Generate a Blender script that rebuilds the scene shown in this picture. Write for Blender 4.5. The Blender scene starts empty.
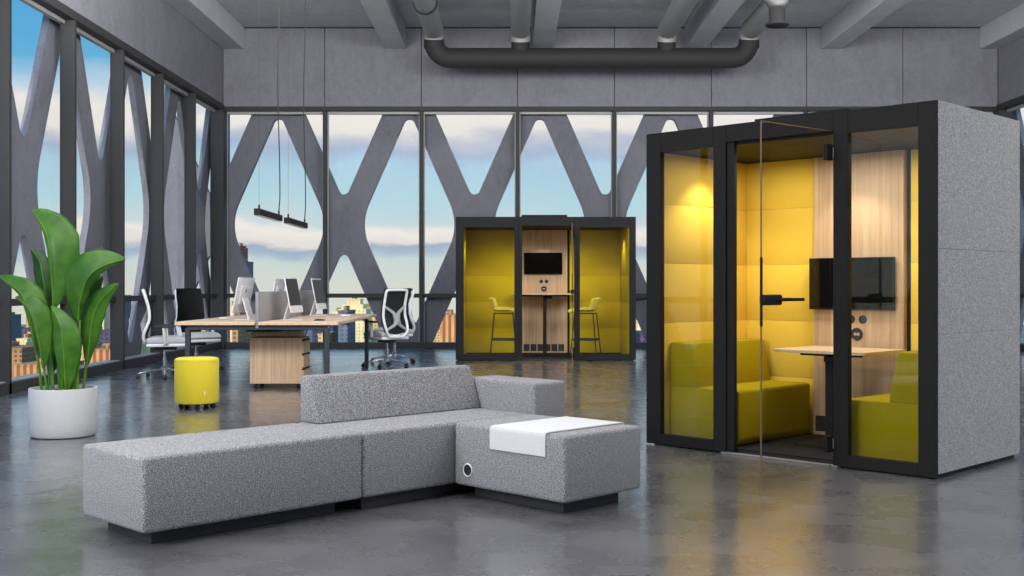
import bpy, bmesh, math, random
from mathutils import Vector, Matrix
random.seed(7)
SC = bpy.context.scene
COL = SC.collection
PI = math.pi

# ------------------------------------------------------------------ materials
def new_mat(name):
    m = bpy.data.materials.new(name); m.use_nodes = True
    nt = m.node_tree; nt.nodes.clear()
    return m, nt
def N(nt, t, **kw):
    n = nt.nodes.new(t)
    for k, v in kw.items():
        if k.startswith('_'): setattr(n, k[1:], v)
        else: n.inputs[k.replace('__', ' ')].default_value = v
    return n
def lin(c):
    def g(v):
        v /= 255.0
        return v/12.92 if v <= .04045 else ((v+.055)/1.055)**2.4
    return (g(c[0]), g(c[1]), g(c[2]), 1)
def ramp(nt, stops, interp='LINEAR'):
    r = nt.nodes.new('ShaderNodeValToRGB'); e = r.color_ramp.elements; r.color_ramp.interpolation = interp
    e[0].position, e[0].color = stops[0]; e[1].position, e[1].color = stops[-1]
    for p, c in stops[1:-1]:
        x = e.new(p); x.color = c
    return r
def g1(v): return (v, v, v, 1)

def plain(name, rgb, rough=.5, metal=0., noise=0.0, nscale=40, bump=0., bscale=200, coat=0., spec=.5):
    m, nt = new_mat(name); L = nt.links.new
    out = N(nt, 'ShaderNodeOutputMaterial'); p = N(nt, 'ShaderNodeBsdfPrincipled', Roughness=rough, Metallic=metal)
    p.inputs['Specular IOR Level'].default_value = spec
    p.inputs['Coat Weight'].default_value = coat
    c = lin(rgb)
    tc = N(nt, 'ShaderNodeTexCoord')
    nz = N(nt, 'ShaderNodeTexNoise', Scale=nscale, Detail=3.); L(tc.outputs['Object'], nz.inputs['Vector'])
    a = max(noise, .02)
    r = ramp(nt, [(.3, (c[0]*(1-a), c[1]*(1-a), c[2]*(1-a), 1)), (.7, (min(1, c[0]*(1+a)), min(1, c[1]*(1+a)), min(1, c[2]*(1+a)), 1))])
    L(nz.outputs['Fac'], r.inputs['Fac']); L(r.outputs['Color'], p.inputs['Base Color'])
    if bump:
        n2 = N(nt, 'ShaderNodeTexNoise', Scale=bscale, Detail=2.); L(tc.outputs['Object'], n2.inputs['Vector'])
        b = N(nt, 'ShaderNodeBump', Strength=bump, Distance=.004); L(n2.outputs['Fac'], b.inputs['Height']); L(b.outputs['Normal'], p.inputs['Normal'])
    L(p.outputs['BSDF'], out.inputs['Surface'])
    return m

def fabric(name, dark, mid, light, scale=170, bump=.5, sheen=.15):
    m, nt = new_mat(name); L = nt.links.new
    out = N(nt, 'ShaderNodeOutputMaterial'); p = N(nt, 'ShaderNodeBsdfPrincipled', Roughness=.95)
    p.inputs['Specular IOR Level'].default_value = .15; p.inputs['Sheen Weight'].default_value = sheen
    tc = N(nt, 'ShaderNodeTexCoord')
    nz = N(nt, 'ShaderNodeTexNoise', Scale=scale, Detail=2.5, Roughness=.65); L(tc.outputs['Object'], nz.inputs['Vector'])
    mp = N(nt, 'ShaderNodeMapping'); mp.inputs['Scale'].default_value = (1, 1, .35); L(tc.outputs['Object'], mp.inputs['Vector'])
    n3 = N(nt, 'ShaderNodeTexNoise', Scale=scale*.45, Detail=2.); L(mp.outputs['Vector'], n3.inputs['Vector'])
    mx = N(nt, 'ShaderNodeMix', _data_type='FLOAT'); mx.inputs[0].default_value = .12
    L(nz.outputs['Fac'], mx.inputs[2]); L(n3.outputs['Fac'], mx.inputs[3])
    r = ramp(nt, [(.3, lin(dark)), (.5, lin(mid)), (.7, lin(light))])
    L(mx.outputs[0], r.inputs['Fac']); L(r.outputs['Color'], p.inputs['Base Color'])
    b = N(nt, 'ShaderNodeBump', Strength=bump, Distance=.003); L(nz.outputs['Fac'], b.inputs['Height']); L(b.outputs['Normal'], p.inputs['Normal'])
    L(p.outputs['BSDF'], out.inputs['Surface'])
    return m

def concrete(name, rgb, streak=.25, rough=.85, scale=1.0):
    m, nt = new_mat(name); L = nt.links.new
    out = N(nt, 'ShaderNodeOutputMaterial'); p = N(nt, 'ShaderNodeBsdfPrincipled', Roughness=rough)
    p.inputs['Specular IOR Level'].default_value = .25
    tc = N(nt, 'ShaderNodeTexCoord')
    n1 = N(nt, 'ShaderNodeTexNoise', Scale=1.3*scale, Detail=8., Roughness=.7); L(tc.outputs['Object'], n1.inputs['Vector'])
    mp = N(nt, 'ShaderNodeMapping'); mp.inputs['Scale'].default_value = (6*scale, 6*scale, 2.2*scale); L(tc.outputs['Object'], mp.inputs['Vector'])
    n2 = N(nt, 'ShaderNodeTexNoise', Scale=1., Detail=5., Roughness=.65); L(mp.outputs['Vector'], n2.inputs['Vector'])
    mx = N(nt, 'ShaderNodeMix', _data_type='FLOAT'); mx.inputs[0].default_value = .5
    L(n1.outputs['Fac'], mx.inputs[2]); L(n2.outputs['Fac'], mx.inputs[3])
    n4 = N(nt, 'ShaderNodeTexNoise', Scale=16*scale, Detail=4., Roughness=.7); L(tc.outputs['Object'], n4.inputs['Vector'])
    m0 = mx; mx = N(nt, 'ShaderNodeMix', _data_type='FLOAT'); mx.inputs[0].default_value = .38
    L(m0.outputs[0], mx.inputs[2]); L(n4.outputs['Fac'], mx.inputs[3])
    c = lin(rgb)
    def k(f): return (c[0]*f, c[1]*f, c[2]*f, 1)
    r = ramp(nt, [(.28, k(1-1.6*streak)), (.45, k(1-.35*streak)), (.55, k(1+.3*streak)), (.75, k(1+streak))])
    L(mx.outputs[0], r.inputs['Fac']); L(r.outputs['Color'], p.inputs['Base Color'])
    b = N(nt, 'ShaderNodeBump', Strength=.25, Distance=.02); L(mx.outputs[0], b.inputs['Height']); L(b.outputs['Normal'], p.inputs['Normal'])
    L(p.outputs['BSDF'], out.inputs['Surface'])
    return m

def wood(name, a, b_, c_, axis='Z'):
    m, nt = new_mat(name); L = nt.links.new
    out = N(nt, 'ShaderNodeOutputMaterial'); p = N(nt, 'ShaderNodeBsdfPrincipled', Roughness=.5)
    p.inputs['Specular IOR Level'].default_value = .3
    tc = N(nt, 'ShaderNodeTexCoord'); mp = N(nt, 'ShaderNodeMapping')
    s = {'Z': (38, 38, 1.2), 'X': (1.2, 38, 38), 'Y': (38, 1.2, 38)}[axis]
    mp.inputs['Scale'].default_value = s
    L(tc.outputs['Object'], mp.inputs['Vector'])
    n1 = N(nt, 'ShaderNodeTexNoise', Scale=1., Detail=4., Roughness=.6, Distortion=.3); L(mp.outputs['Vector'], n1.inputs['Vector'])
    r = ramp(nt, [(.3, lin(a)), (.5, lin(b_)), (.7, lin(c_))])
    L(n1.outputs['Fac'], r.inputs['Fac']); L(r.outputs['Color'], p.inputs['Base Color'])
    L(p.outputs['BSDF'], out.inputs['Surface'])
    return m

def glass(name, tint=(1, 1, 1), refl=.06, graze=.35, power=4.):
    m, nt = new_mat(name); L = nt.links.new
    out = N(nt, 'ShaderNodeOutputMaterial')
    t = N(nt, 'ShaderNodeBsdfTransparent'); t.inputs['Color'].default_value = (*tint, 1)
    g = N(nt, 'ShaderNodeBsdfGlossy', Roughness=.01)
    lw = N(nt, 'ShaderNodeLayerWeight', Blend=.5)
    pw = N(nt, 'ShaderNodeMath', _operation='POWER'); L(lw.outputs['Facing'], pw.inputs[0]); pw.inputs[1].default_value = power
    ma = N(nt, 'ShaderNodeMath', _operation='MULTIPLY_ADD'); L(pw.outputs[0], ma.inputs[0]); ma.inputs[1].default_value = graze; ma.inputs[2].default_value = refl
    mx = N(nt, 'ShaderNodeMixShader'); L(ma.outputs[0], mx.inputs[0]); L(t.outputs[0], mx.inputs[1]); L(g.outputs[0], mx.inputs[2])
    L(mx.outputs[0], out.inputs['Surface'])
    return m

def emit(name, rgb, s):
    m, nt = new_mat(name)
    out = N(nt, 'ShaderNodeOutputMaterial'); e = N(nt, 'ShaderNodeEmission', Strength=s); e.inputs['Color'].default_value = lin(rgb)
    nt.links.new(e.outputs[0], out.inputs['Surface'])
    return m

def floor_mat():
    m, nt = new_mat('polished_concrete'); L = nt.links.new
    out = N(nt, 'ShaderNodeOutputMaterial'); p = N(nt, 'ShaderNodeBsdfPrincipled')
    p.inputs['Specular IOR Level'].default_value = .6; p.inputs['Coat Weight'].default_value = .65; p.inputs['Coat Roughness'].default_value = .15
    tc = N(nt, 'ShaderNodeTexCoord')
    n1 = N(nt, 'ShaderNodeTexNoise', Scale=1.1, Detail=9., Roughness=.68); L(tc.outputs['Object'], n1.inputs['Vector'])
    r = ramp(nt, [(.3, lin((76, 76, 79))), (.5, lin((93, 93, 96))), (.72, lin((110, 110, 112)))])
    L(n1.outputs['Fac'], r.inputs['Fac']); L(r.outputs['Color'], p.inputs['Base Color'])
    n2 = N(nt, 'ShaderNodeTexNoise', Scale=2.2, Detail=6., Roughness=.6); L(tc.outputs['Object'], n2.inputs['Vector'])
    r2 = ramp(nt, [(.3, g1(.2)), (.7, g1(.36))]); L(n2.outputs['Fac'], r2.inputs['Fac']); L(r2.outputs['Color'], p.inputs['Roughness'])
    n3 = N(nt, 'ShaderNodeTexNoise', Scale=3.0, Detail=4., Roughness=.55); L(tc.outputs['Object'], n3.inputs['Vector'])
    b = N(nt, 'ShaderNodeBump', Strength=.15, Distance=.03); L(n3.outputs['Fac'], b.inputs['Height']); L(b.outputs['Normal'], p.inputs['Normal']); L(b.outputs['Normal'], p.inputs['Coat Normal'])
    L(p.outputs['BSDF'], out.inputs['Surface'])
    return m

def leaf_mat(name, a, b_, c_):
    m, nt = new_mat(name); L = nt.links.new
    out = N(nt, 'ShaderNodeOutputMaterial'); p = N(nt, 'ShaderNodeBsdfPrincipled', Roughness=.38)
    tc = N(nt, 'ShaderNodeTexCoord')
    n1 = N(nt, 'ShaderNodeTexNoise', Scale=7., Detail=4.); L(tc.outputs['Object'], n1.inputs['Vector'])
    r = ramp(nt, [(.3, lin(a)), (.5, lin(b_)), (.75, lin(c_))]); L(n1.outputs['Fac'], r.inputs['Fac'])
    L(r.outputs['Color'], p.inputs['Base Color'])
    tr = N(nt, 'ShaderNodeBsdfTranslucent'); L(r.outputs['Color'], tr.inputs['Color'])
    mx = N(nt, 'ShaderNodeMixShader'); mx.inputs[0].default_value = .2
    L(p.outputs[0], mx.inputs[1]); L(tr.outputs[0], mx.inputs[2]); L(mx.outputs[0], out.inputs['Surface'])
    return m

def facade(name, wall, win, sx, sz, fx=.55, fz=.6):
    """masonry with a regular grid of windows (object space, metres)"""
    m, nt = new_mat(name); L = nt.links.new
    out = N(nt, 'ShaderNodeOutputMaterial'); p = N(nt, 'ShaderNodeBsdfPrincipled', Roughness=.7)
    p.inputs['Specular IOR Level'].default_value = .2
    tc = N(nt, 'ShaderNodeTexCoord'); sp = N(nt, 'ShaderNodeSeparateXYZ'); L(tc.outputs['Object'], sp.inputs[0])
    ad = N(nt, 'ShaderNodeMath', _operation='ADD'); L(sp.outputs['X'], ad.inputs[0]); L(sp.outputs['Y'], ad.inputs[1])
    def band(sock, size, frac):
        d = N(nt, 'ShaderNodeMath', _operation='DIVIDE'); L(sock, d.inputs[0]); d.inputs[1].default_value = size
        f = N(nt, 'ShaderNodeMath', _operation='FRACT'); L(d.outputs[0], f.inputs[0])
        g = N(nt, 'ShaderNodeMath', _operation='LESS_THAN'); L(f.outputs[0], g.inputs[0]); g.inputs[1].default_value = frac
        return g.outputs[0]
    mu = N(nt, 'ShaderNodeMath', _operation='MULTIPLY'); L(band(ad.outputs[0], sx, fx), mu.inputs[0]); L(band(sp.outputs['Z'], sz, fz), mu.inputs[1])
    nz = N(nt, 'ShaderNodeTexNoise', Scale=.08, Detail=4.); L(tc.outputs['Object'], nz.inputs['Vector'])
    w = lin(wall); r = ramp(nt, [(.3, (w[0]*.75, w[1]*.75, w[2]*.75, 1)), (.7, (min(1, w[0]*1.2), min(1, w[1]*1.2), min(1, w[2]*1.2), 1))])
    L(nz.outputs['Fac'], r.inputs['Fac'])
    mx = N(nt, 'ShaderNodeMix', _data_type='RGBA'); L(mu.outputs[0], mx.inputs[0]); L(r.outputs['Color'], mx.inputs[6]); mx.inputs[7].default_value = lin(win)
    L(mx.outputs[2], p.inputs['Base Color']); L(p.outputs[0], out.inputs['Surface'])
    return m

M = {}
M['wall'] = concrete('wall_concrete', (124, 125, 133), .2)
M['ceil'] = concrete('ceiling_concrete', (186, 187, 192), .20, scale=.7)
M['beam'] = concrete('beam_concrete', (182, 183, 188), .12)
M['lattice'] = concrete('lattice_concrete', (115, 114, 124), .24, scale=1.6)
M['floor'] = floor_mat()
M['seam'] = plain('panel_joint', (48, 48, 52), .9)
M['alu'] = plain('anthracite_window_metal', (56, 56, 57), .55, .0, spec=.2)
M['alulight'] = plain('grey_window_bead', (150, 150, 152), .4)
M['pane'] = glass('window_glass', (.98, .99, .99), .0008, .10)
M['boothglass'] = glass('booth_glass', (.93, .94, .92), .035, .25)
M['doorglass'] = glass('door_glass', (.96, .96, .95), .02, .2)
M['glassedge'] = plain('glass_edge', (112, 96, 78), .2)
M['grey'] = fabric('grey_melange', (62, 63, 67), (134, 135, 139), (208, 209, 213), scale=180)
M['boothgrey'] = fabric('booth_grey_felt', (100, 101, 104), (150, 151, 154), (204, 205, 208), scale=150)
M['screenfelt'] = fabric('divider_felt', (118, 118, 120), (142, 142, 144), (160, 160, 162), scale=200)
M['yellow'] = fabric('yellow_felt', (222, 186, 68), (228, 194, 76), (235, 203, 88), scale=120, bump=.15, sheen=0)
M['olive'] = fabric('olive_felt', (152, 136, 10), (160, 144, 14), (168, 152, 20), scale=120, bump=.15, sheen=0)
M['limefelt'] = fabric('lime_felt', (196, 168, 20), (206, 178, 24), (214, 186, 32), scale=120, bump=.15, sheen=0)
M['pouf'] = fabric('bright_yellow_wool', (216, 194, 48), (222, 200, 54), (226, 206, 66), scale=160, bump=.2)
M['stool'] = fabric('stool_yellow', (246, 216, 70), (250, 224, 84), (252, 232, 104), scale=160, bump=.2)
M['white'] = fabric('white_felt', (204, 205, 208), (214, 215, 218), (222, 223, 226), scale=200, bump=.15)
M['black'] = plain('black_powder_coat', (35, 35, 36), .6, 0, .05, spec=.12)
M['plinth'] = plain('charcoal_plinth', (50, 50, 52), .6)
M['gloss'] = plain('gloss_black_screen', (11, 11, 12), .15, spec=.06)
M['dark'] = plain('dark_rubber', (36, 36, 38), .6)
M['mesh'] = plain('black_mesh_fabric', (44, 45, 47), .8, 0, .25, 400)
M['carpet'] = fabric('dark_carpet', (18, 18, 22), (30, 30, 36), (54, 54, 62), scale=90, sheen=0)
M['oak'] = wood('light_oak', (176, 146, 118), (194, 164, 134), (206, 178, 150))
M['oakx'] = wood('oak_desktop', (196, 170, 142), (210, 184, 156), (220, 196, 170), 'Y')
M['navy'] = plain('dark_blue_grey_steel', (42, 49, 58), .5)
M['whiteplastic'] = plain('white_plastic', (226, 227, 229), .4)
M['silver'] = plain('silver_aluminium', (214, 214, 218), .35, .0)
M['greyplastic'] = plain('grey_plastic', (158, 160, 163), .5)
M['chrome'] = plain('polished_aluminium', (200, 200, 204), .2, .9)
M['screen'] = plain('dark_monitor_glass', (50, 50, 50), .3)
M['seat'] = fabric('pale_grey_seat', (168, 169, 172), (184, 185, 188), (198, 199, 202), scale=200, bump=.2)
M['pot'] = plain('white_planter', (206, 207, 209), .75, 0, .03, 60, .2, 250)
M['soil'] = plain('potting_soil', (62, 52, 44), .95, 0, .4, 60, .6, 60)
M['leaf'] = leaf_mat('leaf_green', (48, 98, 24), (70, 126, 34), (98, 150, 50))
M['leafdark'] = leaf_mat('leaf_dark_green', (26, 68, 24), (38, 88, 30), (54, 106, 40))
M['stem'] = leaf_mat('stem_green', (74, 124, 34), (98, 150, 48), (122, 170, 66))
M['ductg'] = plain('galvanised_grey_duct', (150, 151, 152), .5, .2, .06, 30)
M['duct'] = plain('dark_duct', (38, 38, 40), .75, .0, .05, 10)
M['cable'] = plain('black_cable', (38, 38, 40), .6)
M['sill'] = plain('threshold_metal', (118, 118, 120), .5, .0)
M['lamp'] = emit('downlight_diffuser', (255, 236, 200), 4)
M['led'] = plain('led_strip_cover', (226, 226, 226), .4)

# ------------------------------------------------------------------ mesh helpers
def BM(): return bmesh.new()
def merge(dst, src, mat=None):
    if mat is not None: bmesh.ops.transform(src, matrix=mat, verts=src.verts)
    mp = {}
    for v in src.verts: mp[v] = dst.verts.new(v.co)
    for f in src.faces:
        try: dst.faces.new([mp[v] for v in f.verts])
        except ValueError: pass
    src.free()
def box(bm, x0, x1, y0, y1, z0, z1, bev=0., seg=2, mat=None):
    t = BM()
    vs = [t.verts.new((x, y, z)) for z in (z0, z1) for y in (y0, y1) for x in (x0, x1)]
    for q in ((0, 2, 3, 1), (4, 5, 7, 6), (0, 1, 5, 4), (2, 6, 7, 3), (0, 4, 6, 2), (1, 3, 7, 5)):
        t.faces.new([vs[i] for i in q])
    if bev > 0:
        bmesh.ops.bevel(t, geom=t.edges[:], offset=bev, segments=seg, profile=.5, affect='EDGES')
    merge(bm, t, mat)
    return bm
def prism(bm, poly, a0, a1, axis='x', bev=0., seg=2, mat=None):
    """poly is a 2-D outline in the two remaining axes (y,z / x,z / x,y), extruded from a0 to a1"""
    t = BM()
    def P(p, a):
        return {'x': (a, p[0], p[1]), 'y': (p[0], a, p[1]), 'z': (p[0], p[1], a)}[axis]
    A = [t.verts.new(P(p, a0)) for p in poly]; B = [t.verts.new(P(p, a1)) for p in poly]
    t.faces.new(A); t.faces.new(B[::-1]); n = len(poly)
    for i in range(n): t.faces.new((A[i], B[i], B[(i+1) % n], A[(i+1) % n]))
    bmesh.ops.recalc_face_normals(t, faces=t.faces)
    if bev > 0:
        bmesh.ops.bevel(t, geom=t.edges[:], offset=bev, segments=seg, profile=.5, affect='EDGES')
    merge(bm, t, mat)
    return bm
def frame_of(d):
    d = d.normalized(); up = Vector((0, 0, 1)) if abs(d.z) < .9 else Vector((1, 0, 0))
    a = d.cross(up).normalized(); return a, d.cross(a).normalized()
def tube(bm, pts, r, seg=12, caps=True):
    pts = [Vector(p) for p in pts]; n = len(pts)
    rs = r if isinstance(r, (list, tuple)) else [r]*n
    rings = []; a = None
    for i, p in enumerate(pts):
        d = (pts[min(i+1, n-1)] - pts[max(i-1, 0)])
        if a is None: a, b = frame_of(d)
        else:
            a = (a - d.normalized()*a.dot(d.normalized())).normalized(); b = d.normalized().cross(a)
        rings.append([bm.verts.new(p + (a*math.cos(2*PI*k/seg) + b*math.sin(2*PI*k/seg))*rs[i]) for k in range(seg)])
    for i in range(n-1):
        for k in range(seg):
            bm.faces.new((rings[i][k], rings[i][(k+1) % seg], rings[i+1][(k+1) % seg], rings[i+1][k]))
    if caps:
        bm.faces.new(rings[0][::-1]); bm.faces.new(rings[-1])
    return bm
def lathe(bm, prof, seg=48, c=(0, 0, 0), mat=None):
    t = BM(); rings = []
    for r, z in prof:
        if r < 1e-6: rings.append([t.verts.new((0, 0, z))])
        else: rings.append([t.verts.new((r*math.cos(2*PI*k/seg), r*math.sin(2*PI*k/seg), z)) for k in range(seg)])
    for A, B in zip(rings, rings[1:]):
        for k in range(seg):
            k2 = (k+1) % seg
            if len(A) == 1 and len(B) == 1: continue
            if len(A) == 1: t.faces.new((A[0], B[k2], B[k]))
            elif len(B) == 1: t.faces.new((A[k], A[k2], B[0]))
            else: t.faces.new((A[k], A[k2], B[k2], B[k]))
    bmesh.ops.recalc_face_normals(t, faces=t.faces)
    m = Matrix.Translation(c)
    if mat is not None: m = mat @ m
    merge(bm, t, m)
    return bm
def bar(bm, p0, p1, w, h, bev=0.):
    """rectangular bar between two points"""
    p0 = Vector(p0); p1 = Vector(p1); d = p1-p0; l = d.length
    q = d.to_track_quat('Y', 'Z').to_matrix().to_4x4(); q.translation = p0
    return box(bm, -w/2, w/2, 0, l, -h/2, h/2, bev, mat=q)

def obj(name, bm, mat, parent=None, smooth=True, loc=None, rot=None):
    me = bpy.data.meshes.new(name)
    bmesh.ops.recalc_face_normals(bm, faces=bm.faces)
    bm.to_mesh(me); bm.free()
    me.materials.append(M[mat] if isinstance(mat, str) else mat)
    if smooth:
        for p in me.polygons: p.use_smooth = True
        me.set_sharp_from_angle(angle=math.radians(35))
    o = bpy.data.objects.new(name, me); COL.objects.link(o)
    if parent is not None: o.parent = parent
    if loc is not None: o.location = loc
    if rot is not None: o.rotation_euler = rot
    return o
def tag(o, label, cat, group=None):
    o['label'] = label; o['category'] = cat
    if group: o['group'] = group
    return o
def thing(name, label, cat, loc=(0, 0, 0), rz=0., group=None):
    o = bpy.data.objects.new(name, None); COL.objects.link(o); o.empty_display_size = .2
    o.location = loc; o.rotation_euler = (0, 0, rz)
    return tag(o, label, cat, group)
def struct(name, bm, mat, parent=None, label=None, smooth=False):
    o = obj(name, bm, mat, parent, smooth)
    if parent is None: o['kind'] = 'structure'
    if label: o['label'] = label
    return o
def kids(o): return [c for c in COL.objects if c.parent == o]
def copy_tree(o, loc, rz, label, group=None, parent=None):
    def rec(src, par):
        c = src.copy(); COL.objects.link(c); c.parent = par
        for k in kids(src): rec(k, c)
        return c
    c = rec(o, parent); c.location = loc; c.rotation_euler = (0, 0, rz)
    c['label'] = label
    if group: c['group'] = group
    return c

# ------------------------------------------------------------------ camera
H0 = 1.173
cam = bpy.data.cameras.new('camera'); co = bpy.data.objects.new('camera', cam); COL.objects.link(co)
co.location = (0, 0, H0); co.rotation_euler = (PI/2, 0, 0)
cam.sensor_width = 36; cam.lens = 1141/1024*36; cam.shift_y = -2/1024; cam.clip_end = 6000; cam.clip_start = .05
SC.camera = co

# ------------------------------------------------------------------ room shell
XL, XR, YB, YF, ZC = -5.47, 9.20, 21.6, -5.0, 6.08
ZH0, ZH1 = 4.49, 4.57            # header of the glazing
struct('floor', box(BM(), XL-.6, XR+.6, YF-.3, YB+.45, -.3, 0), 'floor')
b = box(BM(), XL-.6, XR+.6, YF-.3, YB+.45, ZC, ZC+.35); struct('ceiling', b, 'ceil')
# back spandrel with panel joints cut as grooves: individual panels separated by 8 mm gaps in front of a backing slab
def spandrel(name, axis, c0, sgn, lo, hi, cuts):
    b = BM()
    pts = [lo] + [c for c in cuts if lo < c < hi] + [hi]
    for a, e in zip(pts, pts[1:]):
        if axis == 'x': box(b, a+.006, e-.006, min(c0, c0+sgn*.04), max(c0, c0+sgn*.04), ZH1, ZC-.03, .004, 1)
        else: box(b, min(c0, c0+sgn*.04), max(c0, c0+sgn*.04), a+.006, e-.006, ZH1, ZC-.03, .004, 1)
    w = struct(name, b, 'wall')
    b = BM(); d0, d1 = c0+sgn*.035, c0+sgn*.3
    if axis == 'x': box(b, lo-.3, hi+.3, min(d0, d1), max(d0, d1), ZH1, ZC)
    else: box(b, min(d0, d1), max(d0, d1), lo-.3, hi+.3, ZH1, ZC)
    struct('joint', b, 'seam', w)
    return w
BACKM = [-5.47] + [ (x-512)*YB/1141 for x in (324.7, 421.3, 517.6, 614.5, 711.5, 806.5, 903)] + [9.20]
LEFTM = [12.4-1.8*4, 12.4-1.8*3, 12.4-1.8*2, 12.4-1.8, 12.4, 14.25, 16.03, 17.83, 19.65]
spandrel('wall_back', 'x', YB, 1, XL, XR, BACKM[1:-1])
spandrel('wall_left', 'y', XL, -1, YF, YB, [10.0, 5.0])
spandrel('wall_right', 'y', XR, 1, YF, YB, [17., 12., 7., 2.])
struct('wall_front', box(BM(), XL-.3, XR+.3, YF-.3, YF, 0, ZC), 'wall')

# ceiling beams
def beam(x, w, x_is_edge=False):
    o = struct('ceiling_beam', box(BM(), x-w/2, x+w/2, YF, YB, 5.66, ZC, .012, 1), 'beam')
    return o
for x, nm in ((-5.27, 'concrete ceiling beam running above the left window wall'), (-2.20, 'concrete ceiling beam left of the leftmost duct branch'),
              (.58, 'concrete ceiling beam between the two middle ducts'), (3.47, 'concrete ceiling beam left of the rightmost duct branch'),
              (6.05, 'concrete ceiling beam right of the ducts'), (9.03, 'concrete ceiling beam above the right wall')):
    o = beam(x, .40 if abs(x) < 9 else .34); o['label'] = nm

# glazing: one window per bay, mullion on its left/near side, pane, transom
wn = 0
def window(axis, a, e, c, sgn, label):
    """bay from a to e along the wall; c = inner face of the wall; sgn = outward direction"""
    global wn; wn += 1
    fr = BM(); ZS = .10
    def bx(t, a0, a1, d0, d1, z0, z1, bev=.004):
        lo, hi = sorted((c+sgn*d0, c+sgn*d1))
        if axis == 'x': box(t, a0, a1, lo, hi, z0, z1, bev, 1)
        else: box(t, lo, hi, a0, a1, z0, z1, bev, 1)
    bx(fr, a-.035, a+.035, -.02 if axis == 'y' else 0, .165 if axis == 'y' else .19, .0, ZH0+.02)                 # mullion
    bx(fr, a+.035, e-.035, .08, .16, .95, 1.03)                  # transom
    w = struct('window_%d' % wn, fr, 'alu', None, label)
    bd = BM()
    if axis == 'x':
        bx(bd, a+.034, a+.056, .10, .17, ZS, ZH0, .002); bx(bd, e-.056, e-.034, .10, .17, ZS, ZH0, .002)
    bw = .022 if axis == 'x' else .002
    bx(bd, a+.034+bw, e-.034-bw, .10, .17, ZH0-.05, ZH0)
    struct('glazing_bead', bd, 'alulight', w)
    pn = BM(); bx(pn, a+.04, e-.04, .125, .135, ZS, ZH0, 0)
    struct('pane', pn, 'pane', w)
for i, (a, e) in enumerate(zip(BACKM, BACKM[1:])):
    window('x', a, e, YB, 1, 'tall back window bay, number %d from the left corner' % (i+1))
LM2 = [YF] + [-3.4+1.8*k for k in range(5)] + LEFTM + [YB]
LM2 = sorted(set(round(v, 3) for v in LM2))
LM2 = [v for i, v in enumerate(LM2) if i == 0 or v-LM2[i-1] > .5]
for i, (a, e) in enumerate(zip(LM2, LM2[1:])):
    window('y', a, e, XL, -1, 'tall left window bay, number %d from the far corner' % (len(LM2)-1-i))
for i, (a, e) in enumerate(zip(LM2, LM2[1:])):
    window('y', a, e, XR, 1, 'tall right window bay, number %d from the far corner' % (len(LM2)-1-i))
# headers, sills, corner posts
struct('trim_1', box(BM(), XL, XR, YB-.01, YB+.2, ZH0, ZH1, .004, 1), 'alu', None, 'dark header bar over the back glazing')
struct('trim_2', box(BM(), XL-.2, XL+.03, YF, YB, ZH0, ZH1+.03, .004, 1), 'alu', None, 'dark header bar over the left glazing')
struct('trim_3', box(BM(), XR-.03, XR+.2, YF, YB, ZH0, ZH1+.03, .004, 1), 'alu', None, 'dark header bar over the right glazing')
struct('trim_4', box(BM(), XL-.2, XL+.05, YB-.16, YB+.2, 0, ZH0, .004, 1), 'alu', None, 'dark corner post between left and back glazing')
struct('trim_5', box(BM(), XR-.05, XR+.2, YB-.16, YB+.2, 0, ZH0, .004, 1), 'alu', None, 'dark corner post between right and back glazing')
struct('baseboard_back', box(BM(), XL, XR, YB-.01, YB+.2, 0, .10, .004, 1), 'alu')
struct('baseboard_left', box(BM(), XL-.2, XL+.02, YF, YB, 0, .12, .004, 1), 'alu')
struct('baseboard_right', box(BM(), XR-.02, XR+.2, YF, YB, 0, .12, .004, 1), 'alu')
struct('trim_6', box(BM(), XL-.2, XL-.02, YF, YB, .12, .135, .002, 1), 'alulight', None, 'pale sill strip under the left glazing')

# concrete diagrid outside the glass
def round_poly(pts, rads, seg=10):
    out = []; n = len(pts)
    for i in range(n):
        p = Vector(pts[i]); a = (Vector(pts[i-1])-p); c = (Vector(pts[(i+1) % n])-p)
        au, cu = a.normalized(), c.normalized(); half = au.angle(cu)/2
        r = rads[i]; d = r/math.tan(half); q0, q1 = p+au*d, p+cu*d
        ce = p+(au+cu).normalized()*(r/math.sin(half))
        v0, v1 = q0-ce, q1-ce; ang = v0.angle_signed(v1)
        for k in range(seg+1):
            t = -ang*k/seg
            out.append(ce+Vector((v0.x*math.cos(t)-v0.y*math.sin(t), v0.x*math.sin(t)+v0.y*math.cos(t))))
    return out
def lattice(lo, hi, z0, z1, ph, per, zc, a, b_, r1, r2, dz, thick):
    cu = bpy.data.curves.new('tmp', 'CURVE'); cu.dimensions = '2D'; cu.fill_mode = 'BOTH'; cu.extrude = thick/2
    def spl(pts):
        s = cu.splines.new('POLY'); s.points.add(len(pts)-1); s.use_cyclic_u = True
        for i, p in enumerate(pts): s.points[i].co = (p[0], p[1], 0, 1)
    spl([(lo, z0), (hi, z0), (hi, z1), (lo, z1)])
    for row in (-1, 0, 1):
        k0 = int((lo-ph)/per)-2
        for k in range(k0, k0+int((hi-lo)/per)+5):
            cx = ph+k*per+(0 if row == 0 else per/2); cz = zc+row*dz
            if cx-a < lo+.05 or cx+a > hi-.05: continue
            spl(round_poly([(cx, cz+b_), (cx+a, cz), (cx, cz-b_), (cx-a, cz)], [r1, r2, r1, r2]))
    o = bpy.data.objects.new('tmp', cu); COL.objects.link(o)
    bpy.context.view_layer.update()
    dg = bpy.context.evaluated_depsgraph_get()
    me = bpy.data.meshes.new_from_object(o.evaluated_get(dg)); bpy.data.objects.remove(o); bpy.data.curves.remove(cu)
    return me
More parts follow.
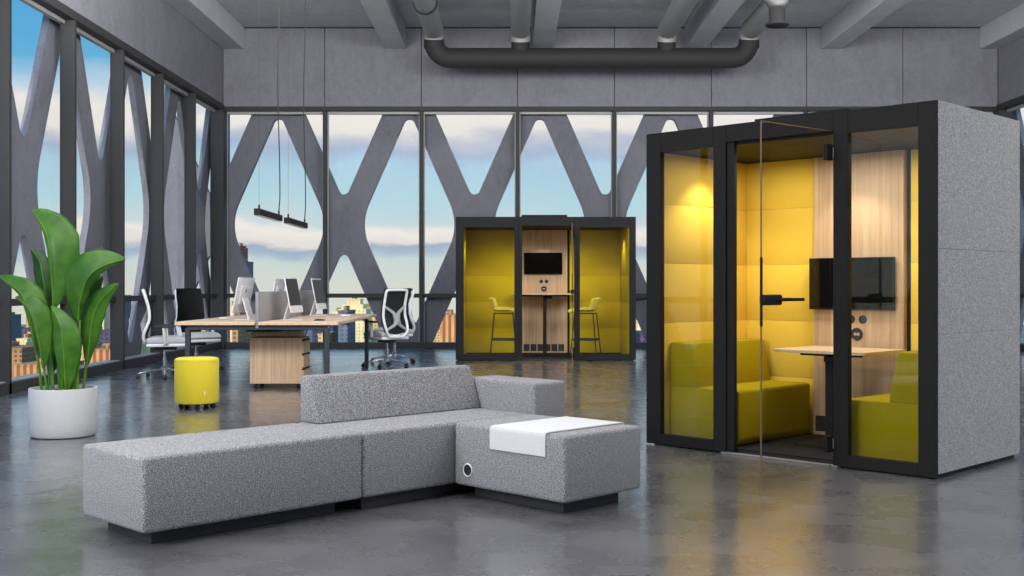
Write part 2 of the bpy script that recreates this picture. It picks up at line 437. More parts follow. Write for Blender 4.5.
def put_lattice(name, me, mw, label):
    me.transform(mw); me.materials.clear(); me.materials.append(M['lattice']); me.name = name
    o = bpy.data.objects.new(name, me); COL.objects.link(o); o['kind'] = 'structure'; o['label'] = label
s_ = 21.85/1141
per = 131*s_
LP = dict(per=per, zc=H0+61.5*s_, a=50*s_, b_=114*s_, r1=.105, r2=1.0, dz=136*s_, thick=.13)
me = lattice(-6.9, 11.0, -2.6, 7.4, (278-512)*s_, **LP)
put_lattice('concrete_lattice', me, Matrix.Translation((0, 21.95, 0)) @ Matrix.Rotation(PI/2, 4, 'X'), 'grey concrete diamond lattice outside the back windows')
LP['thick'] = .09
me = lattice(-5.0, 23.2, -2.6, 7.4, 13.4+per/2, **LP)
put_lattice('concrete_lattice', me, Matrix.Translation((-5.78, 0, 0)) @ Matrix.Rotation(PI/2, 4, 'Z') @ Matrix.Rotation(PI/2, 4, 'X'), 'grey concrete diamond lattice outside the left windows')
LP['thick'] = .09
me = lattice(-5.0, 23.2, -2.6, 7.4, 13.4+per/2, **LP)
put_lattice('concrete_lattice', me, Matrix.Translation((9.62, 0, 0)) @ Matrix.Rotation(PI/2, 4, 'Z') @ Matrix.Rotation(PI/2, 4, 'X'), 'grey concrete diamond lattice outside the right windows')

# ------------------------------------------------------------------ ducts
D0 = 20.45; SD = D0/1141
def dx(px): return (px-512)*SD
ZM, ZP, RD = H0+228*SD, 5.74, .178
duct = thing('ventilation_duct', 'dark manifold duct with four grey branch pipes under the ceiling', 'duct', (0, D0, 0))
pts = []
xl, xr = dx(434), dx(749)
re = .30
for k in range(9):
    t = PI/2*k/8; pts.append((xl+re-re*math.cos(t), 0, ZM+re-re*math.sin(t)))
pts = [(xl, 0, 5.60)] + pts
pr = []
for k in range(9):
    t = PI/2*k/8; pr.append((xr-re+re*math.sin(t), 0, ZM+re-re*math.cos(t)))
obj('manifold', tube(BM(), pts+pr+[(xr, 0, 5.60)], RD, 24), 'duct', duct)
for i, px in enumerate((434, 520.5, 666.5, 749)):
    x = dx(px)
    b = BM()
    if 0 < i < 3: tube(b, [(x, 0, ZM+.1), (x, 0, 5.60)], .165, 24)
    else: tube(b, [(x, 0, 5.44), (x, 0, 5.60)], .182, 24)
    obj('elbow_neck', b, 'duct', duct)
    b = BM(); tube(b, [(x, .0, 5.56), (x, -.02, 5.62), (x, -.06, 5.69), (x, -.13, 5.735), (x, -.24, ZP), (x, -16., ZP)], RD, 24)
    br = obj('branch_pipe', b, 'ductg', duct)
    b = BM()
    for yy in (-2.05,):
        tube(b, [(x, yy, ZP), (x, yy-.09, ZP)], RD+.022, 24)
    if i == 0: obj('pipe_collar', b, 'duct', br)
    else:
        b.free()
# hanging round diffuser at the right
d = 13.0; s = d/1141
df = thing('ceiling_diffuser', 'black round ceiling diffuser with a wide flange, hanging right of the ducts', 'diffuser', ((777-512)*s, d, H0+(286-27)*s))
b = lathe(BM(), [(.0, .0), (.09, .0), (.135, .017), (.139, .03), (.095, .043)], 32); obj('flange', b, 'duct', df)
b = lathe(BM(), [(.0, .035), (.092, .035), (.092, .215), (.13, .285), (.17, .345), (.17, .40), (.0, .40)], 32); obj('throat', b, 'duct', df)
b = tube(BM(), [(0, 0, .40), (0, 0, ZC-(H0+(286-27)*s)-.0)], .105, 24); obj('drop_pipe', b, 'duct', df)

# ------------------------------------------------------------------ pendant lamps over the desk
def pendant(y0, y1, label):
    x = -2.93; z0, z1 = 1.99, 2.065
    p = thing('pendant_lamp', label, 'lamp', (x, (y0+y1)/2, z0), 0, 'linear pendant lamps over the desk')
    h = (y1-y0)/2
    obj('housing', box(BM(), -.035, .035, -h, h, 0, z1-z0, .004, 1), 'black', p)
    obj('diffuser', box(BM(), -.028, .028, -h+.02, h-.02, -.006, .002), 'led', p)
    for yy in (-h+.12, h-.06):
        obj('clip', tube(BM(), [(0, yy, z1-z0-.002), (0, yy, z1-z0+.05)], .012, 8), 'dark', p)
    zt = ZC-z0
    obj('steel_wire', tube(BM(), [(0, -h+.12, z1-z0+.05), (0, -h+.12, zt)], .0015, 6), 'cable', p)
    pts = []
    for k in range(25):
        t = k/24; w = .012*math.sin(t*9+1)*(1 if .03 < t < .97 else 0)
        pts.append((w, h-.06+w*.6, z1-z0+.05+(zt-(z1-z0+.05))*t))
    obj('power_cord', tube(BM(), pts, .0075, 6), 'cable', p)
pendant(13.1, 14.40, 'black linear pendant lamp nearer the camera over the desk')
pendant(14.82, 16.18, 'black linear pendant lamp farther back over the desk')

# ------------------------------------------------------------------ sofa
SO = Vector((-1.633, 5.05, 0)); S2 = math.sqrt(.5)
def uv(u, v): return SO + Vector(((u-v)*S2, (u+v)*S2, 0))
def plinth(parent, x0, x1, y0, y1):
    obj('plinth', box(BM(), x0, x1, y0, y1, 0, .075, .003, 1), 'plinth', parent)
SZ0, SZ1 = .07, .414
b1 = thing('sofa_bench', 'long grey upholstered sofa bench without backrest at the left end', 'sofa', uv(0, 0), PI/4)
obj('seat_body', box(BM(), 0, 1.219, 0, .62, SZ0, SZ1, .022, 3), 'grey', b1); plinth(b1, .09, 1.115, .10, .53)
b2 = thing('corner_sofa', 'grey upholstered sofa seat with sloping backrest in the middle', 'sofa', uv(1.222, 0), PI/4)
obj('seat_body', box(BM(), 0, 1.258, 0, .62, SZ0, SZ1, .022, 3), 'grey', b2); plinth(b2, .03, 1.2, .06, .53)
obj('backrest', prism(BM(), [(.435, SZ1-.002), (.615, SZ1-.002), (.615, .675), (.535, .675)], .025, 1.258, 'x', .02, 3), 'grey', b2)
b3 = thing('sofa_ottoman', 'grey upholstered ottoman projecting forward at the right, with a power socket', 'ottoman', uv(1.845, -.84), PI/4)
obj('seat_body', box(BM(), 0, .625, 0, .833, SZ0, SZ1, .022, 3), 'grey', b3); plinth(b3, .09, .535, .09, .76)
mx = Matrix.Translation((.0, .717, .162)) @ Matrix.Rotation(-PI/2, 4, 'Y')
sk = obj('power_socket', lathe(BM(), [(.030, -.004), (.037, -.004), (.037, .004), (.034, .007), (.030, .004)], 32, mat=mx), 'whiteplastic', b3)
sk['label'] = 'white socket ring'
fc = obj('socket_face', lathe(BM(), [(0, .001), (.031, .001), (.031, .004), (.024, .0035), (.022, -.001), (0, -.001)], 32, mat=mx), 'dark', sk)
b4 = thing('arm_block', 'grey upholstered sofa arm block standing beyond the backrest end', 'sofa', uv(2.483, -.01), PI/4)
obj('arm_body', box(BM(), 0, .29, 0, .63, SZ0, .594, .022, 3), 'grey', b4); plinth(b4, .05, .25, .05, .55)
# white felt runner draped over the ottoman
rn = BM(); th = .007
v0, v1 = .128, .538
prof = [(-.0, .296-.0), (-.0, .40), (.004, .412), (.02, .4165), (.60, .4165), (.618, .413), (.626, .402), (.627, .385)]
outp = [(-th-.001, .296), (-th-.001, .40), (-.003, .418), (.018, .4165+th), (.602, .4165+th), (.624, .419), (.634, .404), (.635, .385)]
prof = [(x-.001, z+.0) for x, z in prof]
prism(rn, prof+outp[::-1], v0, v1, 'y', .0015, 1)
ro = obj('felt_runner', rn, 'white'); ro.location = uv(1.845, -.84); ro.rotation_euler = (0, 0, PI/4)
tag(ro, 'white felt runner draped over the ottoman', 'runner')

# ------------------------------------------------------------------ plant
PX, PY = -3.52, 8.95
pl = thing('potted_plant', 'large green broad-leaved plant in a white round planter', 'plant', (PX, PY, 0))
obj('planter', lathe(BM(), [(0, 0), (.22, 0), (.24, .008), (.25, .03), (.252, .10), (.254, .372), (.25, .378), (.238, .378), (.234, .372), (.234, .33), (0, .33)], 64), 'pot', pl)
obj('soil', lathe(BM(), [(0, .352), (.12, .354), (.2333, .348), (.2333, .32), (0, .32)], 40), 'soil', pl)
KP = PY/1141
def pp(px, py, dy=0.):
    k = (PY+dy)/1141
    return Vector(((px-512)*k-PX, dy, H0-(py-286)*k))
def leaf(mid, wl, wr, dys, mat, tilt=(.35, .35), cup=.25):
    """mid: midrib points in the photo plane; wl/wr half-widths (px) left and right of the rib; dys depth of the rib points"""
    P = [pp(x, y, d) for (x, y), d in zip(mid, dys)]
    # resample by Catmull-Rom
    n = 18; Q = []
    def cr(p0, p1, p2, p3, t): return .5*((2*p1)+(p2-p0)*t+(2*p0-5*p1+4*p2-p3)*t*t+(3*p1-p0-3*p2+p3)*t**3)
    m = len(P)-1
    for i in range(n+1):
        t = i/n*m; k = min(int(t), m-1); f = t-k
        Q.append(cr(P[max(k-1, 0)], P[k], P[k+1], P[min(k+2, m)], f))
    bm = BM(); rows = []; nw = 5
    for i in range(n+1):
        t = i/n
        prof_ = math.sin(PI*min(1, t**1.12*.985+.015))**.85
        d = (Q[min(i+1, n)]-Q[max(i-1, 0)]).normalized()
        side = Vector((0, 1, 0)).cross(d).normalized()     # to the right of growth, seen from the front
        row = []
        for sgn, w, tl in ((-1, wl, tilt[0]), (1, wr, tilt[1])):
            for j in range(nw, 0, -1) if sgn < 0 else range(0, nw+1):
                f = j/nw; wd = w*KP*prof_*f*(1+.03*math.sin(i*1.9+sgn))
                off = side*sgn*wd*math.cos(tl) + Vector((0, 1, 0))*(wd*math.sin(tl)+cup*wd*f*.4)
                row.append(bm.verts.new(Q[i]+off))
        rows.append(row)
    for A, B in zip(rows, rows[1:]):
        for k in range(len(A)-1): bm.faces.new((A[k], A[k+1], B[k+1], B[k]))
    o = obj('leaf', bm, mat, pl)
    sm = o.modifiers.new('thickness', 'SOLIDIFY'); sm.thickness = .0022
    for p in o.data.polygons: p.use_smooth = True
    rib = BM(); tube(rib, [q+Vector((0, -.003, 0)) for q in Q], [.0075*(1-.8*i/n)+.001 for i in range(n+1)], 6)
    obj('midrib', rib, 'stem', o)
def stem(p, r0=.013, r1=.009):
    P = [pp(x, y, d) for x, y, d in p]; Q = []; m = len(P)-1
    def cr(p0, p1, p2, p3, t): return .5*((2*p1)+(p2-p0)*t+(2*p0-5*p1+4*p2-p3)*t*t+(3*p1-p0-3*p2+p3)*t**3)
    for i in range(15):
        t = i/14*m; k = min(int(t), m-1); Q.append(cr(P[max(k-1, 0)], P[k], P[k+1], P[min(k+2, m)], t-k))
    obj('stem', tube(BM(), Q, [r0+(r1-r0)*i/14 for i in range(15)], 8), 'stem', pl)
# tall leaf leaning left at the tip
stem([(60, 394, .02), (57, 350, .02), (53.5, 306, 0)]); leaf([(53.5, 308), (52.5, 280), (50, 248), (44, 228), (32, 210)], 4, 28, [0, -.02, -.03, 0, .06], 'leaf', (.2, .15))
# big right leaf arching to the right
stem([(71, 394, -.02), (76, 350, -.03), (79.5, 305, -.06)], .015, .010); leaf([(78, 322), (80.5, 300), (87, 280), (101, 267), (126, 259)], 25, 7, [-.06, -.09, -.12, -.10, -.02], 'leaf', (.15, .5))
# left leaves
stem([(42, 394, -.02), (38, 360, -.04), (32, 335, -.06)]); leaf([(36, 352), (31, 325), (26, 303), (18, 290), (-2, 276)], 4, 18, [-.06, -.09, -.10, -.08, -.02], 'leaf', (.2, .25))
stem([(47, 394, -.06), (44, 368, -.08), (41, 350, -.09)], .010, .007); leaf([(43, 368), (40, 345), (34, 320), (27, 306), (15, 297)], 3, 16, [-.09, -.12, -.13, -.12, -.08], 'leaf', (.2, .3))
# dark leaf behind, left of the tall one
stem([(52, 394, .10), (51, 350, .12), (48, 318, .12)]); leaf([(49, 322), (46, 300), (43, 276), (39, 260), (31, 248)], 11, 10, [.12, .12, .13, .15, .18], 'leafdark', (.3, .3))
# centre leaf facing the room
stem([(62, 394, -.12), (62, 386, -.13), (61.5, 378, -.14)], .011, .008); leaf([(66, 392), (65, 370), (63, 345), (60, 325), (51, 306)], 14, 17, [-.13, -.16, -.17, -.15, -.08], 'leaf', (.45, .45), .1)
# right leaf
stem([(83, 394, .0), (86, 365, .0), (89, 335, 0)]); leaf([(87, 366), (90, 340), (93, 318), (101, 300), (119, 283)], 15, 10, [0, -.02, -.03, -.02, .04], 'leaf', (.3, .4))
# dark back-right and low dark leaf
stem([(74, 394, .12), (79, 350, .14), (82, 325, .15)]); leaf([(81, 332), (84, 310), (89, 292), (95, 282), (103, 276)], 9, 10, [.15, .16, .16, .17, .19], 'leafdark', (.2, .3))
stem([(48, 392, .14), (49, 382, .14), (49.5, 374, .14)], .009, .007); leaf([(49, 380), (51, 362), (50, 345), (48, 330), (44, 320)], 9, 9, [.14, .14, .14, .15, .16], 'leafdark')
stem([(53, 394, -.03), (52, 360, .03), (50, 330, .06)]); stem([(67, 394, .05), (69, 370, .06), (72, 340, .07)]); stem([(77, 394, -.08), (78.5, 360, -.08), (80, 320, -.07)], .011, .008)

# ------------------------------------------------------------------ yellow pouf on castors
pf = thing('wheeled_pouf', 'bright yellow round pouf on black castors', 'pouf', (-3.03, 10.97, 0))
obj('body', lathe(BM(), [(0, .05), (.186, .05), (.203, .058), (.208, .075), (.208, .46), (.201, .477), (.181, .485), (0, .485)], 64), 'pouf', pf)
obj('seam_piping', lathe(BM(), [(.2078, .455), (.2105, .459), (.2078, .463)], 64), 'pouf', pf)
b = box(BM(), -.005, .005, -.2125, -.206, .135, .18, .001, 1, Matrix.Rotation(.62, 4, 'Z')); obj('tag', b, 'whiteplastic', pf)['label'] = 'small white fabric tag'
def castor(parent, x, y, rot=0., r=.024, top=.055):
    cs = obj('castor', tube(BM(), [(x, y, top), (x, y, r*1.6)], .008, 8), 'dark', parent)
    d = Vector((math.cos(rot), math.sin(rot), 0))
    for sgn in (-1, 1):
        c = Vector((x, y, r))+d*sgn*.011
        obj('wheel', tube(BM(), [c-d*.008, c-d*.006, c+d*.006, c+d*.008], [r*.85, r, r, r*.85], 20), 'dark', cs)
    hb = BM(); c = Vector((x, y, r*1.15)); tube(hb, [c-d*.005, c+d*.005], r*.98, 16)
    obj('hood', hb, 'dark', cs)
for k in range(5): castor(pf, .155*math.cos(2*PI*k/5-PI/2+.3), .155*math.sin(2*PI*k/5-PI/2+.3), k*1.3)

# ------------------------------------------------------------------ desk
CX = -2.84
dk = thing('bench_desk', 'oak-topped four-seat bench desk on a dark steel frame', 'desk', (CX, 14.45, 0))
Y0, Y1 = -1.78, 1.82
for sx in (-1, 1):
    for a, e in ((Y0, -.005), (.005, Y1)):
        x0, x1 = (.02, .91) if sx > 0 else (-.91, -.02)
        obj('desktop', box(BM(), x0, x1, a, e, .737, .774, .003, 1), 'oakx', dk)
fr = BM()
for y in (Y0+.06, .0, Y1-.06): box(fr, -.78, .78, y-.025, y+.025, .682, .735, .003, 1)
for x in (-.62, .62): box(fr, x-.02, x+.02, Y0+.06, Y1-.06, .69, .733, .003, 1)
obj('frame', fr, 'navy', dk)
for x in (-.775, .775):
    for y in (Y0+.06, Y1-.06):
        lg = obj('leg', box(BM(), x-.027, x+.027, y-.027, y+.027, .012, .70, .003, 1), 'navy', dk)
        obj('foot', tube(BM(), [(x, y, 0), (x, y, .014)], .02, 12), 'dark', lg)
tr = BM(); prism(tr, [(-.22, .69), (-.18, .65), (.18, .65), (.22, .69), (.215, .69), (.175, .655), (-.175, .655), (-.215, .69)], Y0+.35, Y1-.35, 'y')
obj('cable_tray', tr, 'navy', dk)
for a, e in ((Y0+.03, -.06), (.06, Y1-.03)):
    sc_ = obj('divider_screen', box(BM(), -.018, .018, a, e, .70, 1.11, .008, 2), 'screenfelt', dk)
    sc_['label'] = 'grey felt divider screen'
# computers
def computer(loc, rz, label):
    c = thing('desktop_computer', label, 'computer', loc, rz, 'all-in-one computers on the desk')
    t = Matrix.Translation((0, 0, .085)) @ Matrix.Rotation(math.radians(-11), 4, 'Y')
    obj('back_shell', prism(BM(), [(-.27, 0), (.27, 0), (.27, .42), (-.27, .42)], -.006, .006, 'x', .004, 2, t), 'silver', c)
    bb = BM(); prism(bb, [(-.16, .10), (.16, .10), (.16, .33), (-.16, .33)], -.022, -.004, 'x', .012, 2, t); obj('rear_bulge', bb, 'silver', c)
    obj('screen', box(BM(), .0055, .0085, -.255, .255, .085, .405, .001, 1, t), 'screen', c)
    obj('chin', box(BM(), .0055, .009, -.269, .269, .002, .078, .001, 1, t), 'whiteplastic', c)
    obj('rear_logo', box(BM(), -.0245, -.021, -.014, .014, .245, .285, .001, 1, t), 'dark', c)  # small dark mark standing for the maker's logo
    st = BM(); prism(st, [(-.066, .255), (-.048, .255), (-.122, .010), (-.142, .010)], -.09, .09, 'y', .003, 1)
    obj('stand_neck', st, 'silver', c)
    obj('stand_foot', box(BM(), -.15, .06, -.10, .10, 0, .010, .003, 1), 'silver', c)
ZD = .7745
computer((-3.21, 13.48, ZD), PI-.12, 'white-backed computer at the near left desk place, seen from behind')
computer((-2.545, 13.50, ZD), -.07, 'dark-screened computer at the near right desk place')
computer((-3.19, 15.35, ZD), PI-.05, 'white-backed computer at the far left desk place behind the divider')
computer((-2.56, 15.35, ZD), -.07, 'dark-screened computer at the far right desk place')
def keyboard(x, y, rz, mat, label):
    k = thing('keyboard', label, 'keyboard', (x, y, ZD), rz)
    obj('base', prism(BM(), [(-.057, 0), (.057, 0), (.057, .006), (-.057, .014)], -.14, .14, 'y', .002, 1), mat, k)
    b = BM()
    for r in range(4):
        for q in range(11):
            z = .0125-.0065*(r/4)
            box(b, -.046+r*.025, -.026+r*.025, -.13+q*.0237, -.110+q*.0237, z-.002, z+.0025)
    obj('key', b, mat, k)['kind'] = 'stuff'
keyboard(-2.22, 13.2, .1, 'dark', 'dark keyboard at the near right desk place')
keyboard(-2.22, 15.3, 0, 'whiteplastic', 'white keyboard at the far right desk place')
keyboard(-3.50, 14.0, 0, 'whiteplastic', 'white keyboard at the near left desk place')

# pedestals
def pedestal(loc, rz, label):
    p = thing('drawer_pedestal', label, 'drawer unit', loc, rz, 'oak drawer pedestals under the desk')
    obj('carcass', box(BM(), -.31, .285, -.21, .21, .055, .565, .003, 1), 'oak', p)
    obj('top_panel', box(BM(), -.312, .30, -.212, .212, .565, .58, .003, 1), 'oak', p)
    for z0, z1 in ((.06, .23), (.242, .395), (.407, .56)):
        dr = obj('drawer', box(BM(), .286, .305, -.205, .205, z0, z1-.02, .002, 1), 'oak', p)
        obj('handle', box(BM(), .286, .309, -.205, .205, z1-.018, z1-.002, .001, 1), 'dark', dr)
    for x in (-.25, .24):
        for y in (-.16, .16): castor(p, x, y, .6, .022, .056)
pedestal((-2.69, 13.26, 0), 0, 'oak drawer pedestal nearer the camera under the desk')
pedestal((-3.12, 15.2, 0), PI, 'oak drawer pedestal farther back under the desk')

# ------------------------------------------------------------------ office chairs (face local +X)
def office_chair(loc, rz, label):
    c = thing('office_chair', label, 'chair', loc, rz, 'office chairs at the bench desk')
    hub = obj('base_hub', lathe(BM(), [(0, .085), (.05, .085), (.05, .13), (.035, .15), (0, .15)], 24), 'chrome', c)
    for k in range(5):
        a = 2*PI*k/5+.98
        p0 = Vector((.03*math.cos(a), .03*math.sin(a), .115)); p1 = Vector((.34*math.cos(a), .34*math.sin(a), .068))
        sp = obj('base_spoke', bar(BM(), p0, p1, .042, .024, .006), 'chrome', c)
        castor(sp, .34*math.cos(a), .34*math.sin(a), a+1.2, .028, .07)
    obj('gas_lift', tube(BM(), [(0, 0, .13), (0, 0, .26), (0, 0, .262), (0, 0, .40)], [.026, .026, .016, .016], 16), 'chrome', c)
    obj('mechanism', box(BM(), -.13, .15, -.075, .075, .36, .41, .015, 2), 'dark', c)
    b = BM(); box(b, -.22, .27, -.235, .235, .405, .45, .018, 2); obj('seat_pan', b, 'whiteplastic', c)
    b = BM(); prism(b, [(-.215, .45), (-.22, .51), (-.12, .532), (.08, .537), (.20, .53), (.275, .50), (.285, .46), (.24, .448)], -.235, .235, 'y', .02, 3)
    obj('seat_cushion', b, 'seat', c)
    # backrest frame: white loop following a curved profile, mesh inside
    prof = [(-.225, .47), (-.245, .54), (-.215, .64), (-.175, .75), (-.180, .89), (-.215, 1.02), (-.240, 1.105)]
    def back_pt(i, y):
        x, z = prof[i]; return Vector((x+.55*y*y, y, z))
    W = [.140, .178, .192, .186, .178, .178, .168]
    loop = [back_pt(i, -W[i]) for i in range(7)]+[back_pt(6, -.1)+Vector((0, 0, .012)), back_pt(6, .1)+Vector((0, 0, .012))]+[back_pt(i, W[i]) for i in range(6, -1, -1)]+[back_pt(0, .08)+Vector((0, 0, -.022)), back_pt(0, -.08)+Vector((0, 0, -.022))]
    # smooth closed tube
    n = len(loop); pts = []
    for i in range(n):
        p0, p1, p2, p3 = loop[i-1], loop[i], loop[(i+1) % n], loop[(i+2) % n]
        for k in range(4):
            t = k/4; pts.append(.5*((2*p1)+(p2-p0)*t+(2*p0-5*p1+4*p2-p3)*t*t+(3*p1-p0-3*p2+p3)*t**3))
    pts.append(pts[0])
    obj('back_frame', tube(BM(), [p+Vector((-.026, 0, 0)) for p in pts], .020, 10, False), 'whiteplastic', c)
    b = BM(); rows = []
    for i in range(7):
        rows.append([b.verts.new(back_pt(i, (-W[i]+2*W[i]*k/8)*1.12)+Vector((.010, 0, .035 if i == 6 else 0))) for k in range(9)])
    for A, B in zip(rows, rows[1:]):
        for k in range(8): b.faces.new((A[k], A[k+1], B[k+1], B[k]))
    bmesh.ops.solidify(b, geom=b.faces[:], thickness=.016)
    obj('back_mesh', b, 'mesh', c)
    # lumbar bridge on the back
    b = BM()
    for s in (-1, 1):
        for i in (1, 4): tube(b, [back_pt(i, s*W[i])+Vector((-.02, 0, 0)), (back_pt(i, s*W[i]*.5)+back_pt(3, 0)+Vector((0, 0, -.06)))/2+Vector((-.05, 0, 0)), back_pt(2, 0)+Vector((-.035, 0, .05))], [.016, .026, .046], 8)
    obj('lumbar_bridge', b, 'greyplastic', c)
    obj('back_bracket', bar(BM(), (-.13, 0, .42), (-.245, 0, .47), .13, .03, .01), 'whiteplastic', c)
    for s in (-1, 1):
        ar = obj('armrest_post', bar(BM(), (.02, s*.245, .44), (-.0, s*.275, .655), .028, .065, .008), 'whiteplastic', c)
        obj('armrest_bracket', bar(BM(), (.02, s*.14, .432), (.02, s*.26, .445), .06, .018, .005), 'greyplastic', ar)
        obj('armrest_pad', box(BM(), -.13, .13, s*.275-.042, s*.275+.042, .650, .677, .012, 2), 'dark', ar)
    return c
ch = office_chair((-4.43, 14.55, 0), .28, 'white-framed office chair nearest the plant, seen in profile')
for loc, rz, lb in (((-4.36, 15.75, 0), -.80, 'black-backed office chair at the far left of the desk'),
                    ((-1.80, 16.45, 0), math.radians(130), 'white-framed office chair seen from behind, right of the desk'),
                    ((-1.80, 17.5, 0), math.radians(205), 'office chair half hidden behind the chair right of the desk')):
    copy_tree(ch, loc, rz, lb)

# ------------------------------------------------------------------ meeting booths
def booth(loc, rz, name, label, W, D, H, g1a, g1b, da, db, g2a, g2b, th, bot, head, wood_s, felt, doorlen, zseams, side_seams, thr='sill', ru=(.925, 1.63, .018)):
    """local x along the front, y into the booth. g1a..g1b left pane, da..db door opening, g2a..g2b right pane"""
    r = thing(name, label, 'meeting booth', loc, rz)
    FD = .05
    f = BM(); ft = .07
    box(f, 0, g1a, 0, .01, .008, H, .002, 1); box(f, g2b, W, 0, .01, .008, H, .002, 1)
    box(f, ft, g1a, .0095, FD, .008, H, .002, 1); box(f, g2b, W-ft, .0095, FD, .008, H, .002, 1)
    box(f, g1b, da-.06, 0, FD, .008, H, .003, 1); box(f, db, g2a, 0, FD, .008, H, .003, 1)
    for a, e in ((g1a, g1b), (g2a, g2b)):
        box(f, a, e, .0, FD, .008, bot, .002, 1); box(f, a, e, .0, FD, H-head, H, .002, 1)
    box(f, da-.06, db, .0, FD, H-head+.025, H, .002, 1)
    obj('front_frame', f, 'black', r)
    j = BM(); box(j, da-.06, da, .015, FD, .02, H-head+.025, .002, 1); obj('door_jamb', j, 'black', r)
    for a, e in ((g1a, g1b), (g2a, g2b)):
        obj('glass_panel', box(BM(), a-.005, e+.005, .018, .03, bot-.005, H-head+.005), 'boothglass', r)
    for x0, x1 in ((0, ft), (W-ft, W)):
        b = BM()
        zs = [.03]+side_seams+[H]
        for z0, z1 in zip(zs, zs[1:]): box(b, x0, x1, .0102, D, z0+.0004, z1-.0004, .002, 1)
        obj('side_panel', b, 'boothgrey', r)
    b = BM()
    for z0, z1 in zip(zs, zs[1:]): box(b, ft, W-ft, D-ft, D, z0+.0004, z1-.0004, .002, 1)
    obj('back_panel', b, 'boothgrey', r)
    obj('base_plate', box(BM(), .03, W-.03, FD+.01, D-.03, .0, .03), 'dark', r)
    obj('roof', box(BM(), ft, W-ft, FD, D-ft, H-.14, H, .003, 1), 'black', r)
    obj('roof_unit', box(BM(), ru[0], ru[1], .02, D-.15, H+.001, H+ru[2], .003, 1), 'black', r)
    obj('carpet', box(BM(), ft, W-ft, FD, D-ft, .03, .036), 'carpet', r)
    obj('threshold', box(BM(), da-.09, db+.04, -.02, .03, .0, .012, .002, 1), thr, r)
    # inner lining
    it = .045; zb = [.037]+zseams+[H-.142]
    for z0, z1 in zip(zb, zb[1:]):
        for x0, x1 in ((ft, ft+it), (W-ft-it, W-ft)):
            obj('acoustic_panel', box(BM(), x0, x1, FD+.005, D-ft, z0+.0004, z1-.0004, .003, 2), felt, r)
        for x0, x1 in ((ft+it, wood_s[0]-.01), (wood_s[1]+.04, W-ft-it)):
            obj('acoustic_panel', box(BM(), x0, x1, D-ft-it, D-ft, z0+.0004, z1-.0004, .003, 2), felt, r)
    wy = D-ft-it-.03
    obj('reveal_strip', box(BM(), wood_s[0]-.01, wood_s[1]+.04, D-ft-.02, D-ft, .037, H-.142), 'black', r)
    obj('wood_panel', box(BM(), wood_s[0], wood_s[1], wy, D-ft-.02, .037, H-.142, .003, 1), 'oak', r)
    wc = (wood_s[0]+wood_s[1])/2
    vt = BM()
    for k in range(6):
        x = wc-.345+k*.118
        box(vt, x, x+.10, wy-.004, wy+.004, .065, .185, .002, 1)
    obj('vent_grille', vt, 'dark', r)
    # downlights
    for x, y in ((ft+it+.22, D*.45), (W-ft-it-.22, D*.45), (wc, D*.62)):
        obj('downlight', lathe(BM(), [(.0, H-.146), (.045, H-.146), (.045, H-.141), (0, H-.141)], 24, (x, y, 0)), 'dark', r)
    # door, standing open towards the room; hinge near the right jamb
    a = math.radians(-95); hx, hy = db-.008, -.012
    T = Matrix.Translation((hx, hy, 0)) @ Matrix.Rotation(a, 4, 'Z')
    ztop = H-head+.02
    dr = obj('door', box(BM(), .006, doorlen, -.005, .005, .014, ztop, mat=T), 'doorglass', r)
    e = BM()
    box(e, doorlen, doorlen+.004, -.005, .005, .014, ztop, mat=T); box(e, .006, doorlen, -.005, .005, ztop, ztop+.004, mat=T); box(e, .006, doorlen, -.005, .005, .011, .014, mat=T)
    obj('glass_edge', e, 'glassedge', dr)
    hz = 1.088
    obj('lock_case', box(BM(), doorlen-.185, doorlen-.004, -.022, .022, hz-.033, hz+.033, .012, 2, T), 'black', dr)
    lv = BM()
    for sg in (-1, 1):
        tube(lv, [T @ Vector((doorlen-.15, sg*.02, hz+.002)), T @ Vector((doorlen-.15, sg*.052, hz+.002))], .010, 10)
        box(lv, doorlen-.36, doorlen-.14, sg*.052-.006, sg*.052+.006, hz-.009, hz+.012, .004, 2, T)
    obj('handle', lv, 'black', dr)
    obj('edge_strip', box(BM(), doorlen-.006, doorlen+.006, -.007, .007, hz-.16, hz+.26, .001, 1, T), 'black', dr)
    for z0 in (.10, H-head-.17):
        hg = obj('hinge', box(BM(), .0, .062, -.016, .016, z0, z0+.105, .003, 1, T), 'black', dr)
        obj('hinge_cover', box(BM(), -.014, .0, -.012, .012, z0+.02, z0+.085, .002, 1, T), 'silver', hg)
    return r, wy, wc
def media(root, wy, wc, z1, z2, sp):
    for s in (-1, 1):
        m_ = Matrix.Translation((wc+s*sp, wy, z1)) @ Matrix.Rotation(PI/2, 4, 'X')
        obj('round_socket', lathe(BM(), [(0, -.002), (.031, -.002), (.031, .006), (.024, .008), (.021, .004), (.0, .004)], 28, mat=m_), 'dark', root)
    m_ = Matrix.Translation((wc, wy, z2)) @ Matrix.Rotation(PI/2, 4, 'X')
    so = obj('power_dial', lathe(BM(), [(0, -.002), (.047, -.002), (.047, .008), (.040, .011), (.036, .006), (.0, .006)], 32, mat=m_), 'dark', root)
    ib = BM()
    for s in (-1, 1): lathe(ib, [(0, .0055), (.012, .0055), (.012, .0075), (0, .0075)], 12, (s*.012, 0, 0), m_)
    obj('dial_button', ib, 'greyplastic', so)
